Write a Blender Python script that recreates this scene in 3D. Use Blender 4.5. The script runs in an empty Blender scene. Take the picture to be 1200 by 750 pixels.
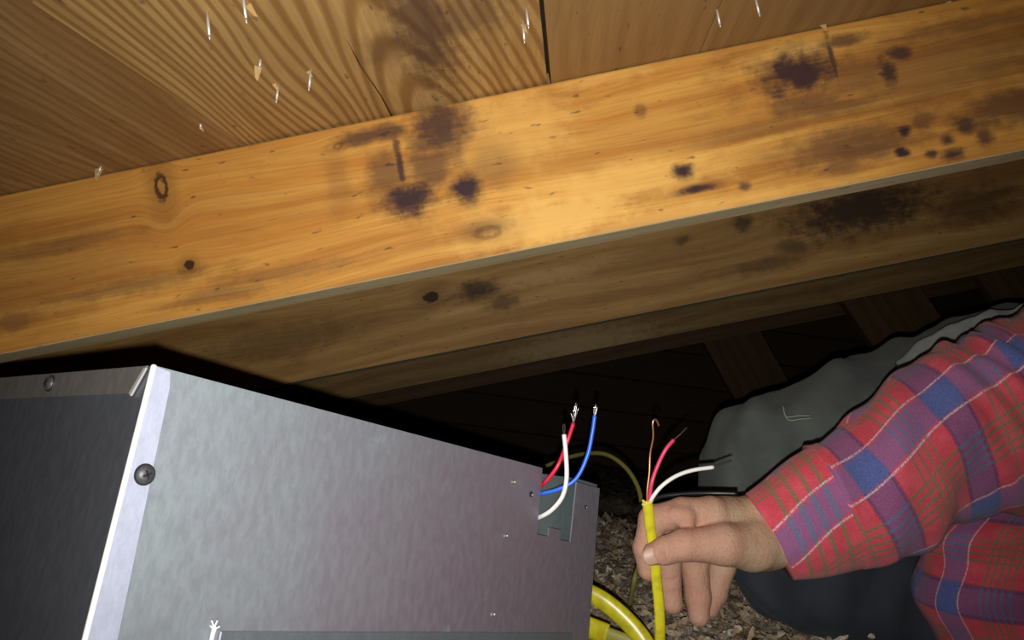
import bpy, bmesh, math, random
import numpy as np
from mathutils import Vector, Matrix, noise as mnoise

random.seed(7); rng = np.random.default_rng(7)
SC = bpy.context.scene
COL = SC.collection
R_ = math.radians

# ------------------------------------------------------------------ camera
F = 870.0                                        # focal length in pixels of a 1200 px wide frame
b = Vector((.046, -.126, -1.0)).normalized()     # horizontal direction of the roof boards, in camera axes
roll = R_(7.5)
p = math.atan2(-(b.x*math.sin(roll) + b.y*math.cos(roll)), -b.z)
UP = Vector((math.sin(roll)*math.cos(p), math.cos(roll)*math.cos(p), -math.sin(p))).normalized()
YA = (b - UP*b.dot(UP)).normalized(); XA = YA.cross(UP).normalized()
ROT = Matrix((XA, YA, UP))                       # camera axes -> world
CAMLOC = Vector((0, 0, .31))
cam = bpy.data.objects.new('camera', bpy.data.cameras.new('camera')); COL.objects.link(cam)
cam.matrix_world = Matrix.Translation(CAMLOC) @ ROT.to_4x4()
cam.data.sensor_width = 36; cam.data.lens = 36*F/1200; cam.data.clip_start = .01
SC.camera = cam

# ------------------------------------------------------------------ world, flash, exposure
w = bpy.data.worlds.new('dark'); SC.world = w; w.use_nodes = True
w.node_tree.nodes['Background'].inputs[0].default_value = (1, .85, .6, 1)
w.node_tree.nodes['Background'].inputs[1].default_value = .0015
fl = bpy.data.lights.new('phone_flash', 'SPOT'); fl.energy = 16.0; fl.shadow_soft_size = .0022
fl.spot_size = R_(106); fl.spot_blend = 1.0; fl.color = (1, .965, .90)
flo = bpy.data.objects.new('phone_flash', fl); COL.objects.link(flo)
def Wc(v): return CAMLOC + ROT @ Vector(v)       # camera-axes point -> world
flo.matrix_world = Matrix.Translation(Wc((-.001, -.0135, 0))) @ (ROT @ Matrix.Rotation(R_(3), 3, 'X')).to_4x4()
SC.view_settings.view_transform = 'Standard'; SC.view_settings.look = 'None'
SC.view_settings.gamma = 1; SC.view_settings.use_curve_mapping = False
SC.view_settings.exposure = 0.0

# ------------------------------------------------------------------ helpers
def C3(px, py, d): return Vector(((px-600)/F*d, (375-py)/F*d, -d))
def W(px, py, d): return Wc(C3(px, py, d))
def ray(px, py): return ROT @ Vector(((px-600)/F, (375-py)/F, -1))
def hit(px, py, p0, n):
    r = ray(px, py); return CAMLOC + r*((Vector(p0)-CAMLOC).dot(n)/r.dot(n))

def tag(o, label=None, cat=None, group=None, kind=None):
    if label: o['label'] = label
    if cat: o['category'] = cat
    if group: o['group'] = group
    if kind: o['kind'] = kind
    return o
def link(name, me, mat=None, parent=None, mw=None):
    o = bpy.data.objects.new(name, me); COL.objects.link(o)
    if mat is not None and me is not None and not me.materials: me.materials.append(mat)
    if parent is not None: o.parent = parent
    if mw is not None: o.matrix_basis = mw
    return o
def empty(name, mw=None):
    o = bpy.data.objects.new(name, None); COL.objects.link(o); o.empty_display_size = .02
    if mw is not None: o.matrix_world = mw
    return o
def from_py(name, vs, fs, smooth=False):
    me = bpy.data.meshes.new(name); me.from_pydata([tuple(v) for v in vs], [], fs); me.update()
    if smooth: me.polygons.foreach_set('use_smooth', [True]*len(me.polygons))
    return me
def bm_mesh(bm, name, smooth=False):
    bmesh.ops.recalc_face_normals(bm, faces=bm.faces[:])
    me = bpy.data.meshes.new(name); bm.to_mesh(me); bm.free()
    if smooth: me.polygons.foreach_set('use_smooth', [True]*len(me.polygons))
    return me
def add_box(bm, lo, hi, bev=0, seg=1):
    g = bmesh.ops.create_cube(bm, size=1)['verts']
    for v in g:
        v.co = Vector([lo[i] + (v.co[i]+.5)*(hi[i]-lo[i]) for i in range(3)])
    if bev:
        es = list({e for v in g for e in v.link_edges})
        bmesh.ops.bevel(bm, geom=es, offset=bev, segments=seg, affect='EDGES', profile=.5)
def box_me(name, lo, hi, bev=0, seg=1):
    bm = bmesh.new(); add_box(bm, lo, hi, bev, seg); return bm_mesh(bm, name)
def prism(name, poly, z0, z1, bev=0):
    """poly of (x,y) extruded z0..z1"""
    bm = bmesh.new()
    vs = [bm.verts.new((x, y, z0)) for x, y in poly]
    f = bm.faces.new(vs)
    r = bmesh.ops.extrude_face_region(bm, geom=[f])
    for v in r['geom']:
        if isinstance(v, bmesh.types.BMVert): v.co.z = z1
    if bev:
        es = [e for e in bm.edges if len(e.link_faces) == 2 and e.calc_face_angle(0) > .3]
        bmesh.ops.bevel(bm, geom=es, offset=bev, segments=1, affect='EDGES')
    return bm_mesh(bm, name)
def spline(pts, n=8):
    pts = [Vector(q) for q in pts]
    P = [pts[0]*2-pts[1]] + pts + [pts[-1]*2-pts[-2]]
    out = []
    for i in range(1, len(P)-2):
        for k in range(n):
            t = k/n; a, b_, c, d = P[i-1:i+3]
            out.append(.5*((2*b_) + (c-a)*t + (2*a-5*b_+4*c-d)*t*t + (3*b_-a-3*c+d)*t**3))
    out.append(pts[-1]); return out
def tube(name, pts, rad, seg=12, flat=1.0, n=8, fdir=None, cap=True, raw=False):
    """rad: number or list on the control points; flat squashes across fdir"""
    c = pts if raw else spline(pts, n)
    m = len(c)
    if isinstance(rad, (int, float)): rr = [rad]*m
    else: rr = list(np.interp(np.linspace(0, 1, m), np.linspace(0, 1, len(rad)), rad))
    vs, fs = [], []
    up = Vector(fdir) if fdir is not None else (ROT @ Vector((0, 0, 1)))
    for i in range(m):
        t = (c[min(i+1, m-1)] - c[max(i-1, 0)]).normalized()
        s = t.cross(up)
        if s.length < .05: s = t.cross(Vector((.3, .9, .1)))
        s.normalize(); q = s.cross(t).normalized()
        for k in range(seg):
            a = 2*math.pi*k/seg
            vs.append(c[i] + s*math.cos(a)*rr[i] + q*math.sin(a)*rr[i]*flat)
    for i in range(m-1):
        for k in range(seg):
            k2 = (k+1) % seg
            fs.append((i*seg+k, i*seg+k2, (i+1)*seg+k2, (i+1)*seg+k))
    if cap:
        fs.append(tuple(range(seg))[::-1]); fs.append(tuple((m-1)*seg+k for k in range(seg)))
    return from_py(name, vs, fs, True)

# ------------------------------------------------------------------ node helper
class NT:
    def __init__(s, name):
        s.m = bpy.data.materials.new(name); s.m.use_nodes = True
        s.t = s.m.node_tree; s.t.nodes.clear()
        s.out = s.t.nodes.new('ShaderNodeOutputMaterial'); s.p = s.t.nodes.new('ShaderNodeBsdfPrincipled')
        s.t.links.new(s.p.outputs[0], s.out.inputs[0])
    def put(s, sock, v):
        if isinstance(v, bpy.types.NodeSocket): s.t.links.new(v, sock)
        elif v is not None:
            if hasattr(sock.default_value, '__len__') and isinstance(v, (tuple, list)):
                n = len(sock.default_value); sock.default_value = (tuple(v)+(1,))[:n] if len(v) < n else tuple(v)[:n]
            else: sock.default_value = v
    def math(s, op, a, b=None, c=None, clamp=False):
        n = s.t.nodes.new('ShaderNodeMath'); n.operation = op; n.use_clamp = clamp
        for i, v in enumerate((a, b, c)):
            if v is not None: s.put(n.inputs[i], v)
        return n.outputs[0]
    def vec(s, op, a, b=None):
        n = s.t.nodes.new('ShaderNodeVectorMath'); n.operation = op
        s.put(n.inputs[0], a)
        if b is not None:
            if op == 'SCALE': s.put(n.inputs['Scale'], b)
            else: s.put(n.inputs[1], b)
        return n.outputs['Value'] if op in ('LENGTH', 'DOT_PRODUCT', 'DISTANCE') else n.outputs[0]
    def mix(s, f, a, b, mode='MIX'):
        n = s.t.nodes.new('ShaderNodeMix'); n.data_type = 'RGBA'; n.blend_type = mode
        s.put(n.inputs['Factor'], f)
        ia = [i for i in n.inputs if i.type == 'RGBA']
        s.put(ia[0], a); s.put(ia[1], b)
        return [o for o in n.outputs if o.type == 'RGBA'][0]
    def noise(s, v, scale=5, detail=3, rough=.5, dist=0):
        n = s.t.nodes.new('ShaderNodeTexNoise'); s.put(n.inputs['Vector'], v)
        n.inputs['Scale'].default_value = scale; n.inputs['Detail'].default_value = detail
        n.inputs['Roughness'].default_value = rough; n.inputs['Distortion'].default_value = dist
        return n.outputs[0]
    def ramp(s, v, a, b, lo=0, hi=1, smooth=True):
        n = s.t.nodes.new('ShaderNodeMapRange'); n.interpolation_type = 'SMOOTHSTEP' if smooth else 'LINEAR'
        s.put(n.inputs[0], v)
        for i, x in enumerate((a, b, lo, hi)): s.put(n.inputs[i+1], x)
        return n.outputs[0]
    def obj(s): return s.t.nodes.new('ShaderNodeTexCoord').outputs['Object']
    def uv(s): return s.t.nodes.new('ShaderNodeTexCoord').outputs['UV']
    def sep(s, v):
        n = s.t.nodes.new('ShaderNodeSeparateXYZ'); s.put(n.inputs[0], v); return n.outputs
    def comb(s, x, y, z):
        n = s.t.nodes.new('ShaderNodeCombineXYZ')
        for i, v in enumerate((x, y, z)): s.put(n.inputs[i], v)
        return n.outputs[0]
    def bump(s, h, strength=.3, dist=.001):
        n = s.t.nodes.new('ShaderNodeBump'); n.inputs['Strength'].default_value = strength
        n.inputs['Distance'].default_value = dist; s.put(n.inputs['Height'], h)
        s.t.links.new(n.outputs[0], s.p.inputs['Normal'])
    def set(s, **k):
        mp = dict(color='Base Color', rough='Roughness', metal='Metallic', sss='Subsurface Weight', spec='Specular IOR Level',
                  sheen='Sheen Weight', coat='Coat Weight')
        for a, v in k.items(): s.put(s.p.inputs[mp[a]], v)
        return s.m

def wood(name, light, dark, axes='xz', off=(0, 0, 0), ring=(0, .05, 0), freq=160, ringamt=.6, stains=(), knots=(),
         pale=(), stain_col=(.06, .035, .03), rough=.62, fibre=.25, warm=None, mott=.35, spec=.25, streak=0, arch=0.0):
    """solid wood: axes = which object axes run along / across the grain face; ring = (centre across, centre depth, tilt)"""
    N = NT(name); o = N.obj(); s = N.sep(o); ix = {'x': 0, 'y': 1, 'z': 2}
    al, ac = s[ix[axes[0]]], s[ix[axes[1]]]
    dp = s[3-ix[axes[0]]-ix[axes[1]]]
    P = N.comb(al, ac, dp)
    Po = N.vec('ADD', P, off)
    low = N.noise(N.vec('MULTIPLY', Po, (2.2, 9, 9)), 1, 2, .5)
    lowc = N.math('SUBTRACT', low, .5)
    # knots bend the grain
    bend = N.math('MULTIPLY', lowc, .05)
    kn = None
    for (kx, ky, rx, ry, st) in knots:
        d = N.vec('LENGTH', N.vec('MULTIPLY', N.vec('SUBTRACT', N.comb(al, ac, 0), (kx, ky, 0)), (1/rx, 1/ry, 0)))
        g = N.math('POWER', 2.718, N.math('MULTIPLY', N.math('MULTIPLY', d, d), -.16))
        sg = N.math('SUBTRACT', ac, ky)
        bend = N.math('SUBTRACT', bend, N.math('MULTIPLY', g, N.math('MULTIPLY', sg, .8)))
        wob = N.math('ADD', d, N.math('MULTIPLY', N.math('SUBTRACT', N.noise(P, 220, 2), .5), .8))
        k = N.math('MULTIPLY', N.ramp(wob, .75, 1.25, 1, 0), st)
        if st < .92: k = N.math('MULTIPLY', k, N.ramp(wob, .25, .6, .25, 1))
        rim = N.math('MULTIPLY', N.ramp(wob, 1.0, 3.2, .35, 0), st)
        k = N.math('MAXIMUM', k, rim)
        kn = k if kn is None else N.math('MAXIMUM', kn, k)
    acb = N.math('ADD', ac, bend)
    c0 = N.math('ADD', N.math('MULTIPLY', N.math('ADD', al, off[0]), ring[2]), ring[0])
    rr = N.vec('LENGTH', N.comb(0, N.math('SUBTRACT', acb, c0), N.math('SUBTRACT', dp, N.math('MULTIPLY_ADD', al, arch, ring[1]))))
    sn = N.math('SINE', N.math('MULTIPLY', rr, freq*6.283/10))
    jit = N.noise(N.vec('MULTIPLY', Po, (6, 60, 60)), 1, 2)
    rg = N.ramp(N.math('ADD', sn, N.math('MULTIPLY', N.math('SUBTRACT', jit, .5), 1.2)), -.5, 1.0, 0, 1)
    fib = N.noise(N.vec('MULTIPLY', N.comb(al, acb, dp), (14, 520, 520)), 1, 3, .6)
    fib2 = N.noise(N.vec('MULTIPLY', N.vec('ADD', N.comb(al, acb, dp), (3, 5, 1)), (3.5, 70, 70)), 1, 3, .6)
    col = N.mix(N.math('MULTIPLY', rg, ringamt), light, dark)
    if warm: col = N.mix(N.ramp(fib2, .35, .7), col, warm)
    else: col = N.mix(N.ramp(fib2, .3, .75, 0, .55), col, dark)
    col = N.mix(N.math('MULTIPLY', N.ramp(fib, .35, .75), fibre), col, (dark[0]*.55, dark[1]*.5, dark[2]*.5))
    if streak:
        sk = N.noise(N.vec('MULTIPLY', N.vec('ADD', N.comb(al, acb, dp), (7, 2, 1)), (1.1, 32, 32)), 1, 3, .55)
        col = N.mix(N.ramp(sk, .42, .66, 0, streak), col, (dark[0]*.8, dark[1]*.62, dark[2]*.5))
    mt = N.noise(N.vec('MULTIPLY', Po, (9, 22, 22)), 1, 5, .65)
    col = N.mix(N.ramp(mt, .52, .8, 0, mott), col, (dark[0]*.6, dark[1]*.5, dark[2]*.5))
    wn = N.noise(Po, 55, 4, .65)
    wn2 = N.noise(N.vec('MULTIPLY', Po, (25, 260, 260)), 1, 3, .65)
    def blobs(lst):
        acc = None
        for (kx, ky, rx, ry, st) in lst:
            d = N.vec('LENGTH', N.vec('MULTIPLY', N.vec('SUBTRACT', N.comb(al, ac, 0), (kx, ky, 0)), (1/rx, 1/ry, 0)))
            d = N.math('ADD', d, N.math('MULTIPLY', N.math('SUBTRACT', wn, .5), 2.1))
            d = N.math('ADD', d, N.math('MULTIPLY', N.math('SUBTRACT', wn2, .5), .9))
            k = N.math('MULTIPLY', N.ramp(d, .35, 1.75, 1, 0), min(1, st*1.25))
            acc = k if acc is None else N.math('MAXIMUM', acc, k)
        return acc
    if pale:
        col = N.mix(blobs(pale), col, (min(1, light[0]*1.25), min(1, light[1]*1.35), min(1, light[2]*1.7)))
    spk = N.noise(N.vec('MULTIPLY', N.vec('ADD', P, (1.7, 4.1, 2.3)), (55, 150, 150)), 1, 2, .5)
    col = N.mix(N.ramp(spk, .66, .76, 0, .6), col, stain_col)
    if stains: col = N.mix(blobs(stains), col, stain_col)
    if kn is not None: col = N.mix(kn, col, (.035, .014, .008))
    N.bump(N.math('ADD', N.math('MULTIPLY', rg, -.5), N.math('MULTIPLY', fib, .5)), .35, .0006)
    return N.set(color=col, rough=rough, spec=spec)

def simple(name, col, rough=.5, metal=0, nz=None, spec=.5, amt=.3, bump=0):
    N = NT(name); c = col
    if nz:
        c = N.mix(N.ramp(N.noise(N.obj(), nz, 4, .6), .35, .7), col, tuple(x*(1-amt) for x in col))
        if bump: N.bump(N.noise(N.obj(), nz*2, 3), bump, .0005)
    return N.set(color=c, rough=rough, metal=metal, spec=spec)

# ================================================================== SETTING
PITCH = math.atan(math.tan(R_(18.4)))
SDIR = Vector((math.cos(PITCH), 0, math.sin(PITCH)))        # up the roof slope
NDIR = Vector((-math.sin(PITCH), 0, math.cos(PITCH)))       # roof normal (up)
YD = Vector((0, 1, 0))
# front face of first rafter: vertical plane y = Y1
p_top = W(640, 97.5, .65)
Y1 = p_top.y
DECK0 = p_top.copy()                                          # a point of the deck underside
def deck_px(px, py):
    h = hit(px, py, DECK0, NDIR); return (h-DECK0).dot(SDIR), (h-DECK0).dot(YD)
RM = Matrix((SDIR, YD, NDIR)).transposed().to_4x4()         # local x up the slope, y along the ridge, z roof normal
DM = Matrix.Translation(DECK0) @ RM

# ---- ceiling : dark felt above + boards + nails
ceil_me = box_me('ceiling', (-2.2, -1.6, .024), (2.6, 4.3, .03))
ceiling = link('ceiling', ceil_me, simple('roof_felt', (.02, .018, .016), .9), None, DM); tag(ceiling, kind='structure')
BL = (.50, .315, .125); BD = (.27, .145, .05)
def seam(a, c):
    (s0, y0), (s1, y1) = deck_px(*a), deck_px(*c)
    k = (s1-s0)/(y1-y0); return lambda y: s0 + k*(y-y0)
sm1 = seam((77, 33), (279, 166)); sm3 = seam((636, 1), (645, 97)); sm4 = seam((846, 1), (820, 61)); sm5 = seam((1051, 1), (1039, 13))
YE = .02                                                     # boards butt over the first rafter
yA = -1.5
slit_t = deck_px(404, 44); slit_e = deck_px(455, 131)
tk = .019
def clampk(fn, y, lim=.22):                                  # towards the camera the edge keeps a plausible skew
    base = fn(-.25); return base + max(-lim, min(lim, (fn(-.6)-base)/(-.35)))*(y+.25) if y < -.25 else fn(y)
def boardpoly(fa, fb, ga=.0006, gb=.0006, slit=False):
    pts = [(clampk(fa, yA)+ga, yA), (fa(-.25)+ga, -.25), (fa(YE)+ga, YE)]
    if slit:
        e = slit_e; t = slit_t; k = (e[0]-t[0])/(e[1]-t[1])
        xe = e[0] + k*(YE-e[1])
        j = [(.35, .0011), (.7, -.0011)]
        lf = [(xe-.0011, YE)] + [(t[0]+(xe-t[0])*(1-q)-.0007+dx, t[1]+(YE-t[1])*(1-q)) for q, dx in j]
        rt = [(t[0]+(xe-t[0])*(1-q)+.0007+dx, t[1]+(YE-t[1])*(1-q)) for q, dx in reversed(j)] + [(xe+.0011, YE)]
        pts += lf + [t] + rt
    pts += [(fb(YE)-gb, YE), (fb(-.25)-gb, -.25), (clampk(fb, yA)-gb, yA)]
    return pts
w_ = .185
fns = [sm1, sm3, sm4, sm5]
left1 = lambda y: sm1(y)-w_*1.35; left2 = lambda y: sm1(y)-w_*2.6; left3 = lambda y: sm1(y)-w_*3.9
r1 = lambda y: sm5(y)+w_; r2 = lambda y: sm5(y)+2*w_; r3 = lambda y: sm5(y)+3*w_
q4 = deck_px(500, 40)
stn_deck = [(deck_px(495, 35)[1], deck_px(495, 35)[0], .075, .020, .62), (deck_px(540, 20)[1], deck_px(540, 20)[0], .03, .03, .4),
            (deck_px(455, 62)[1], deck_px(455, 62)[0], .02, .02, .3)]
deckmats = {
 'left': wood('deck_wood_left', (.47, .29, .115), (.26, .14, .05), 'yx', (1.3, 0, 0), (sm1(-.1)-.33, .03, .08), 1150, .5, fibre=.35, mott=.4, streak=.4),
 'mid': wood('deck_wood_mid', (.58, .37, .14), (.29, .15, .045), 'yx', (.2, 0, 0), (deck_px(452, 70)[0], .045, .10), 1500, .85, arch=-.10,
             stains=stn_deck, stain_col=(.085, .045, .035), fibre=.2, mott=.15),
 'right': wood('deck_wood_right', (.39, .235, .09), (.27, .15, .055), 'yx', (2.2, 0, 0), (sm4(-.1)+.1, -.25, .1), 700, .3, fibre=.2, mott=.3),
 'far': wood('deck_wood_far', (.33, .2, .09), (.2, .11, .045), 'yx', (3.2, 0, 0), (.1, -.25, .05), 700, .4)}
for fa, fb, ga, gb, mt, sl in ((left3, left2, .0006, .0006, 'left', 0), (left2, left1, .0006, .0006, 'left', 0), (left1, sm1, .0006, .0005, 'left', 0),
                           (sm1, sm3, .0005, .0024, 'mid', 1), (sm3, sm4, .0008, .0006, 'right', 0),
                           (sm4, sm5, .0006, .0006, 'right', 0), (sm5, r1, .0006, .0006, 'right', 0), (r1, r2, .0006, .0006, 'right', 0)):
    pl = link('plank', prism('plank', boardpoly(fa, fb, ga, gb, sl), random.uniform(0, .0005) if mt != 'mid' else .0016, tk, 0), deckmats[mt], ceiling)
s = -2.1
pm = prism('plank', [(0, YE+.002), (w_-.002, YE+.002), (w_-.002, 4.2), (0, 4.2)], 0, tk); pm.materials.append(deckmats['far'])
while s < 2.4:
    o = link('plank', pm, None, ceiling); o.location = (s, 0, 0); s += w_

# ---- roofing nails through the boards
def nail_me(L, r):
    bm = bmesh.new()
    bmesh.ops.create_cone(bm, cap_ends=True, segments=10, radius1=r, radius2=r, depth=L*.85, matrix=Matrix.Translation((0, 0, -L*.425+.002)))
    bmesh.ops.create_cone(bm, cap_ends=True, segments=10, radius1=.0002, radius2=r, depth=L*.15, matrix=Matrix.Translation((0, 0, -L*.925+.002)))
    return bm_mesh(bm, 'roofing_nail', True)
nail_mat = simple('galvanised_nail', (.85, .84, .80), .38, .55)
splinter_mat = simple('splinter_wood', (.6, .39, .15), .6)
mid = deckmats['mid']
def splinter(px, py, ln, wd, tilt):
    s_, y_ = deck_px(px, py)
    bm = bmesh.new()
    vs = [bm.verts.new(c) for c in ((-wd, -wd*.5, .001), (wd, -wd*.4, .001), (wd*.3, wd*.6, .001), (wd*.5, wd*.2, -ln), (-wd*.2, 0, -ln*.8))]
    bm.faces.new((vs[0], vs[1], vs[3], vs[4])); bm.faces.new((vs[1], vs[2], vs[3])); bm.faces.new((vs[2], vs[0], vs[4], vs[3]))
    o = link('splinter', bm_mesh(bm, 'splinter'), splinter_mat, ceiling); o.location = (s_, y_, 0); o.rotation_euler = (tilt*.4, tilt, 0)
for px, py, ln, tx, ty in ((243, 17, .0165, .0, .05), (284, -10, .020, 0, .02), (305, 73, .006, .2, .4), (326, 102, .013, .0, .28), (364, 84, .015, 0, .25),
                       (235, 146, .005, .1, .2), (118, 196, .008, .1, .6), (617, 12, .014, 0, .08), (613, 28, .015, 0, .12),
                       (840, 11, .015, 0, .03), (885, -3, .016, 0, 0), (966, 30, .004, 0, 0)):
    s_, y_ = deck_px(px, py)
    n = link('roofing_nail', nail_me(ln*(1.15 if ln > .01 else 1.2), .00095), nail_mat, ceiling); n.location = (s_, y_, 0); n.rotation_euler = (tx, ty, 0)
for a in ((292, 8, .010, .0022, -.4), (303, 80, .009, .003, .5), (322, 100, .006, .0015, -.3), (362, 85, .005, .0015, -.4), (117, 198, .012, .004, .8), (613, 30, .007, .0015, -.2),
          (236, 150, .004, .0012, -.3), (1112, 3, .008, .004, .8), (964, 30, .006, .003, -.2)):
    splinter(*a)

# ---- rafters
m_under = wood('rafter_underside_wood', (.85, .72, .42), (.60, .46, .24), 'xy', (2, 0, 0), (0, .2, 0), 400, .3, mott=.4)
def rafter(y, h, th, name_label, mat, s0=-1.95, s1=2.4, drop=0.0):
    me = box_me('rafter', (s0, 0, -h), (s1, th, 0), .0022, 2)
    mw = Matrix.Translation(DECK0 + YD*(y-DECK0.y) - NDIR*(.0004+drop)) @ RM
    me.materials.append(mat); me.materials.append(m_under)
    for pg in me.polygons:
        if pg.normal.z < -.6: pg.material_index = 1
    o = link('rafter', me, None, None, mw); tag(o, name_label, 'rafter', 'roof rafters'); return o
def rloc(px, py, y, drop=0):
    h = hit(px, py, Vector((0, y, 0)), YD); q = h - (DECK0 + YD*(y-DECK0.y) - NDIR*drop)
    return q.dot(SDIR), q.dot(NDIR)
def pxs(lst, y, k=None):
    d = y/1.0; sc = d/F; out = []
    for (px, py, rx, ry, st) in lst:
        a, c = rloc(px, py, y); out.append((a, c, rx*sc, ry*sc, st))
    return out
st1_falloff = pxs([(478, 232, 30, 22, .85), (545, 220, 19, 17, .8), (518, 148, 36, 30, .72), (500, 168, 22, 14, .6), (438, 158, 42, 10, .65), (468, 190, 5, 34, .75), (505, 192, 32, 26, .55), (455, 205, 26, 30, .5),
       (565, 268, 26, 9, .35), (580, 190, 26, 30, .28), (935, 85, 46, 28, .78), (945, 120, 40, 16, .5), (1000, 90, 40, 26, .4), (1040, 82, 11, 18, .75), (1054, 62, 16, 10, .7), (975, 68, 4, 32, .7), (985, 48, 30, 7, .6), (980, 125, 70, 9, .45),
       (800, 200, 11, 9, .8), (820, 220, 22, 5, .85), (872, 218, 7, 5, .6), (1060, 152, 9, 8, .9), (1057, 178, 9, 6, .9),
       (1080, 141, 16, 11, .5), (1130, 145, 15, 11, .7), (1110, 163, 8, 7, .75), (1115, 181, 14, 7, .75), (1155, 161, 9, 11, .65), (1092, 180, 7, 5, .7),
       (900, 150, 90, 10, .28), (1000, 168, 75, 22, .5), (990, 195, 30, 10, .45), (1180, 125, 60, 20, .55), (1080, 85, 170, 45, .30), (20, 330, 130, 50, .16), (1130, 30, 90, 8, .4), (1165, 75, 70, 8, .4), (1120, 50, 80, 8, .3), (750, 128, 6, 8, .4), (60, 290, 90, 10, .35), (150, 335, 90, 9, .35), (330, 320, 80, 8, .3), (255, 345, 60, 8, .35),  # the very broad blob at the right paints in the flash falloff
       (20, 375, 30, 10, .4), (395, 215, 14, 40, .2)], Y1)
kn1 = pxs([(189, 219, 9, 20, .91), (222, 310, 7, 6, .95), (396, 171, 7, 5, .45), (572, 272, 20, 9, .5)], Y1)
pl1 = pxs([(650, 255, 95, 26, .6), (600, 150, 60, 40, .35), (730, 215, 110, 22, .4), (800, 250, 160, 10, .35), (930, 60, 40, 9, .5), (700, 90, 60, 10, .3), (560, 130, 20, 30, .35)], Y1)  # the central pale patches paint in the flash hot spot
RH = .1415
m_r1 = wood('rafter_wood_near', (.84, .45, .10), (.40, .16, .03), 'xz', (0, 0, 0), (-.03, .12, .05), 420, .38, stains=st1_falloff, knots=kn1,
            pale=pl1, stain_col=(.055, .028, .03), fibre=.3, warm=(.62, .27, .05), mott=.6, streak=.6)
rafter(Y1, RH, .038, 'nearest roof rafter, bright golden wood with dark stains, directly under the boards', m_r1)
SP = .60
Y2 = Y1 + SP; Y3 = Y2 + .62; Y4 = Y3 + .62
st2 = pxs([(560, 340, 22, 10, .7), (590, 355, 18, 8, .5), (1010, 245, 75, 26, .75), (870, 262, 12, 9, .6), (930, 288, 18, 9, .5), (800, 281, 8, 5, .5), (330, 400, 80, 16, .3),
           (900, 310, 40, 8, .4), (1140, 240, 50, 20, .5)], Y2)
kn2 = pxs([(505, 348, 10, 7, .95)], Y2)
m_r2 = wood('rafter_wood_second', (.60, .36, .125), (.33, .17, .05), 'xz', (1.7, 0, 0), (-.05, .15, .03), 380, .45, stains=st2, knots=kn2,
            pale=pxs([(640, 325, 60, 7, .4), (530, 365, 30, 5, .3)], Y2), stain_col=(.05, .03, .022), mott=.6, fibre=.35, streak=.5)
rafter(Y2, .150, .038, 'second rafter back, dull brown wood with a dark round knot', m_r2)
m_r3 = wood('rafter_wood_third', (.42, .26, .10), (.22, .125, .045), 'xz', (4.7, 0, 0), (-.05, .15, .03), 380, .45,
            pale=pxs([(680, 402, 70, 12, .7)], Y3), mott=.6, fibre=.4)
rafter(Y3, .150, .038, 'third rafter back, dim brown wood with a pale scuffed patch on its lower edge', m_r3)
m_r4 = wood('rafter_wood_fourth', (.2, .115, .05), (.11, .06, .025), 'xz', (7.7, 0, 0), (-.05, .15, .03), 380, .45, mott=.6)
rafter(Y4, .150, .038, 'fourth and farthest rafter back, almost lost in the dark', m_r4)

# ---- slanting braces under the far rafters
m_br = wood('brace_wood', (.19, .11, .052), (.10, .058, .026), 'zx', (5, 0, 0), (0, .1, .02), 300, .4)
def slant(name, d, tl, tr, bl, br, label, th=.038):
    a, b2, c, e = W(*tl, d), W(*tr, d), W(*bl, d), W(*br, d)
    ax = ((a+b2)/2 - (c+e)/2); L = ax.length; ax.normalize()
    nrm = (ROT @ Vector((0, 0, 1))); sx = ax.cross(nrm).normalized(); sx = -sx if sx.dot(b2-a) < 0 else sx
    ny = ax.cross(sx).normalized(); wd = abs((b2-a).dot(sx))
    me = box_me(name, (-wd/2, 0, 0), (wd/2, th, L), .002)
    mw = Matrix((sx, ny, ax)).transposed().to_4x4(); mw.translation = (c+e)/2
    if sx.cross(ny).dot(ax) < 0:
        pass
    o = link(name, me, m_br, None, mw); tag(o, label, 'brace', 'slanting roof braces'); return o
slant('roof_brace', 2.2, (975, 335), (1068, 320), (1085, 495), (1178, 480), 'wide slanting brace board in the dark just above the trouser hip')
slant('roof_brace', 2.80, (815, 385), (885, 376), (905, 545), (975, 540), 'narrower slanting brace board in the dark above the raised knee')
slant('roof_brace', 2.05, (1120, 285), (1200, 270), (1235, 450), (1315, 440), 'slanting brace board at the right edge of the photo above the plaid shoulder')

# ---- gable wall boards far behind, eave wall, floor
wall = link('wall_back', box_me('wall_back', (-2.2, 4.32, 0), (2.7, 4.34, 1.6)), simple('gable_dark', (.05, .035, .025), .9), None); tag(wall, kind='structure')
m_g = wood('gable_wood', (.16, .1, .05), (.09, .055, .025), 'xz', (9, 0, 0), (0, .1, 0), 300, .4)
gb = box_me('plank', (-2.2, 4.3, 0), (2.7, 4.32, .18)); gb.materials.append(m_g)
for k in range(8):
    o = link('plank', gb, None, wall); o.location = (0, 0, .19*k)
floor = link('floor', box_me('floor', (-2.2, -1.0, -.02), (2.7, 4.4, 0)), simple('drywall_back', (.12, .1, .08), .9, nz=8), None); tag(floor, kind='structure')

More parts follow.
